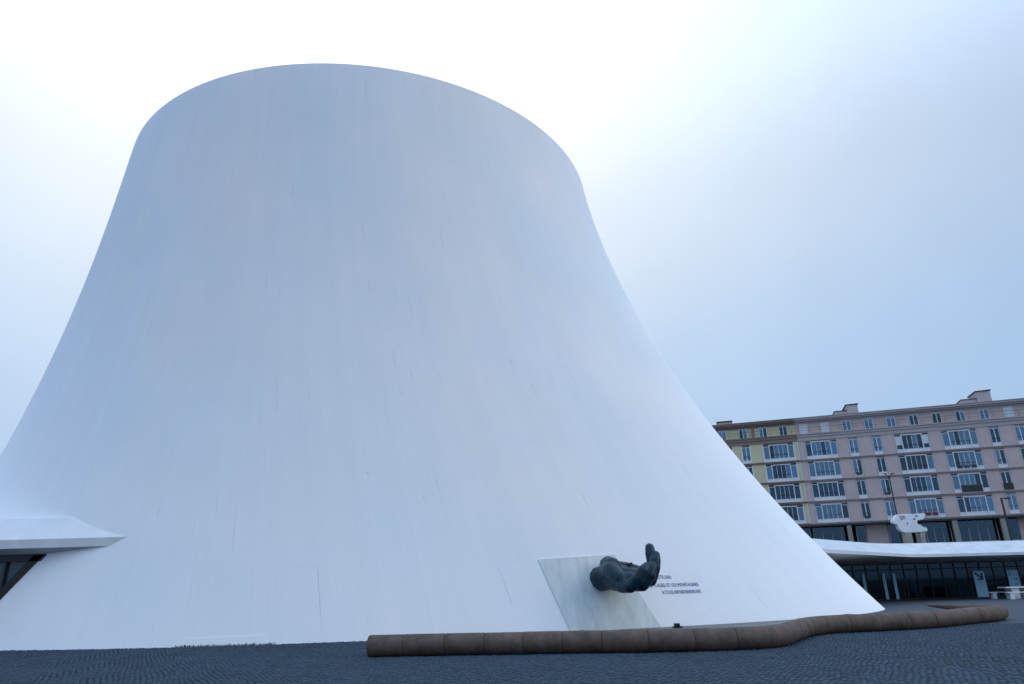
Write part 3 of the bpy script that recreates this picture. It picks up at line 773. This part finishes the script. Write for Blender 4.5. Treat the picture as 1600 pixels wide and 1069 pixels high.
def ground_floor(root, u0, u1, lay):
    Y0 = 1.6; zt = LEV[4]-.36
    for kind, a, b in lay:
        a *= K; b *= K
        if kind == 'wall': MB().box(a, b, Y0, Y0+.2, STREET, zt).build('wall_panel', 'pink', root)
        elif kind == 'pier': MB().box(a, b, -.02, .5, STREET, zt+.13).build('pier', 'column', root)
        elif kind == 'shop':
            n = max(1, round((b-a)/1.1)); w = (b-a)/n
            m = MB()
            for i in range(n+1): m.box(a+i*w-.05, a+i*w+.05, Y0-.03, Y0+.1, STREET, zt)
            m.box(a, b, Y0-.02, Y0+.09, STREET+2.35, STREET+2.5)
            fr = m.build('window', 'lilac', root)
            for i in range(n):
                MB().box(a+i*w+.05, a+(i+1)*w-.05, Y0+.03, Y0+.05, STREET+2.5, zt).build('pane', 'pane_dark', fr)
                MB().box(a+i*w+.05, a+(i+1)*w-.05, Y0+.03, Y0+.05, STREET, STREET+2.35).build('pane', 'pane_dark', fr)
    MB().box(u0*K, u1*K, Y0+.9, Y0+1.0, STREET, zt).build('inner_wall', 'void', root)
ground_floor(pink, 1.0, 36.5, [('shop', 1.2, 5.0), ('pier', 4.55, 5.0), ('shop', 5.6, 6.5), ('wall', 6.6, 8.7), ('shop', 8.8, 10.0), ('pier', 10.0, 10.5), ('pier', 11.1, 11.5), ('shop', 11.6, 14.7),
    ('pier', 14.7, 15.2), ('shop', 15.5, 19.0), ('pier', 19.1, 19.6), ('shop', 19.9, 21.0), ('wall', 21.0, 23.2), ('shop', 23.2, 26.0), ('pier', 26, 26.5), ('shop', 26.5, 31), ('wall', 31, 36)])
ground_floor(yel, -20.5, .985, [('wall', -20.4, -8), ('shop', -8, -1.5), ('pier', -1.2, -.8), ('shop', -.7, .9)])

def roof_box(label, root, u0, um, u1, h1, h2, deep, base=ROOF):
    a, b, c = u0*K, um*K, u1*K; y0 = 2.2
    # stepped masonry stack: low shoulder, tall part, dark sloped caps
    o = MB().box(b, c, y0, y0+deep, base-.2, base+h2).build('chimney', 'lilac', root, bevel=.03)
    MB().poly([(b-.12, y0-.12, base+h2), (c+.12, y0-.12, base+h2), (c+.12, y0+deep+.1, base+h2), (b-.12, y0+deep+.1, base+h2), (b-.12, y0-.12, base+h2+.10), (c+.12, y0-.12, base+h2+.16), (c+.12, y0+deep+.1, base+h2+.2), (b-.12, y0+deep+.1, base+h2+.14)],
              [(0, 3, 2, 1), (4, 5, 6, 7), (0, 1, 5, 4), (1, 2, 6, 5), (2, 3, 7, 6), (3, 0, 4, 7)]).build('chimney_cap', 'cap', o)
    MB().box(a, b-.003, y0+.2, y0+deep-.2, base-.2, base+h1).build('chimney_shoulder', 'lilac', o)
    MB().box(a-.1, b-.004, y0+.1, y0+deep-.1, base+h1+.002, base+h1+.10).build('shoulder_cap', 'cap', o)
roof_box('', pink, 5.7, 7.0, 8.2, .95, 1.75, 3.6)
roof_box('', pink, 18.8, 20.3, 21.7, 1.0, 2.0, 3.6)
MB().box(-7.6*K, -5.9*K, 1.4, 4.2, ROOF-.1, ROOF+.62).build('roof_house', 'yellow', yel); MB().box(-7.7*K, -5.85*K, 1.25, 4.3, ROOF+.622, ROOF+.8).build('roof_house_cap', 'cap', yel)
MB().box(-5.6*K, -4.6*K, 1.6, 3.2, ROOF-.1, ROOF+.34).build('roof_vent', 'cap', yel)

# ------------------------------------------------------------------ street lamps and sculpture above the canopy
r = empty('street_lamp', (39.65, 75, STREET)); tag(r, 'tall thin dark lamp post rising behind the white sculpture', 'street lamp', 'street lamps on the upper street')
MB().tube((0, 0, 0), (0, 0, 8.3), .10, .06).build('pole', 'dark', r); MB().tube((0, 0, 8.0), (.32, -.1, 8.5), .04).tube((0, 0, 8.0), (-.3, .1, 8.55), .04).build('lamp_arm', 'dark', r)
MB().box(.22, .55, -.2, .05, 8.46, 8.53).box(-.5, -.2, -.05, .2, 8.50, 8.57).build('lamp_head', 'dark', r)
r = empty('street_lamp', (50.9, 75, STREET)); tag(r, 'short dark lamp post with a square bent arm near the right edge', 'street lamp', 'street lamps on the upper street')
MB().box(-.07, .07, -.07, .07, 0, 5.6).build('pole', 'dark', r); MB().box(-.07, .78, -.06, .06, 5.602, 5.70).build('lamp_arm', 'dark', r); MB().box(.42, .95, -.12, .12, 5.54, 5.598).build('lamp_head', 'dark', r)
r = empty('street_lamp', (41.5, 74, STREET)); tag(r, 'small blue grey bollard lamp right of the white sculpture', 'street lamp', 'street lamps on the upper street')
MB().tube((0, 0, 0), (0, 0, 2.2), .09, .08).build('pole', 'dark', r); MB().tube((0, 0, 2.2), (0, 0, 2.5), .14, .12).build('lamp_head', 'column', r)

def build_sculpture():
    root = empty('abstract_sculpture', (37.1, 72, 5.75)); tag(root, 'white abstract slab sculpture with cut holes raised above the canopy', 'sculpture')
    def uv(p): return ((p[0]-310)*.00489+.33, (690-p[1])*.00485)
    out = [(308, 445), (330, 425), (372, 412), (380, 370), (430, 335), (560, 324), (760, 330), (980, 320), (988, 345), (935, 430), (805, 447), (788, 500), (800, 535), (850, 548), (890, 590), (945, 598), (968, 635), (955, 668), (860, 678), (640, 686), (500, 684), (440, 655), (402, 600), (382, 512), (330, 506), (308, 488)]
    holes = [[(445, 362), (510, 346), (585, 362), (580, 420), (545, 452), (480, 452), (448, 415)], [(690, 455), (735, 408), (795, 405), (778, 446)], [(566, 500), (590, 484), (616, 510), (610, 546), (578, 538)], [(770, 352), (830, 344), (862, 372), (800, 398), (765, 385)]]
    cu = bpy.data.curves.new('slab', 'CURVE'); cu.dimensions = '2D'; cu.fill_mode = 'BOTH'; cu.extrude = .22; cu.bevel_depth = .03; cu.bevel_resolution = 2
    for loop in [out]+holes:
        sp = cu.splines.new('POLY'); sp.points.add(len(loop)-1); sp.use_cyclic_u = True
        for q, p in zip(sp.points, loop): x, z = uv(p); q.co = (x, z, 0, 1)
    ob = bpy.data.objects.new('slab', cu); COL.objects.link(ob)
    me = bpy.data.meshes.new_from_object(ob.evaluated_get(bpy.context.evaluated_depsgraph_get())); bpy.data.objects.remove(ob)
    me.materials.clear(); me.materials.append(MT['sculpt']); me.name = 'slab'
    o = link('slab', me, root); o.rotation_euler = (math.pi/2, 0, 0)
    for x0, x1 in ((1.25, 1.95), (2.75, 3.25)): MB().box(x0, x1, -.2, .35, STREET-5.75, .04).build('support', 'column', root)
build_sculpture()

SC.render.engine = 'CYCLES'
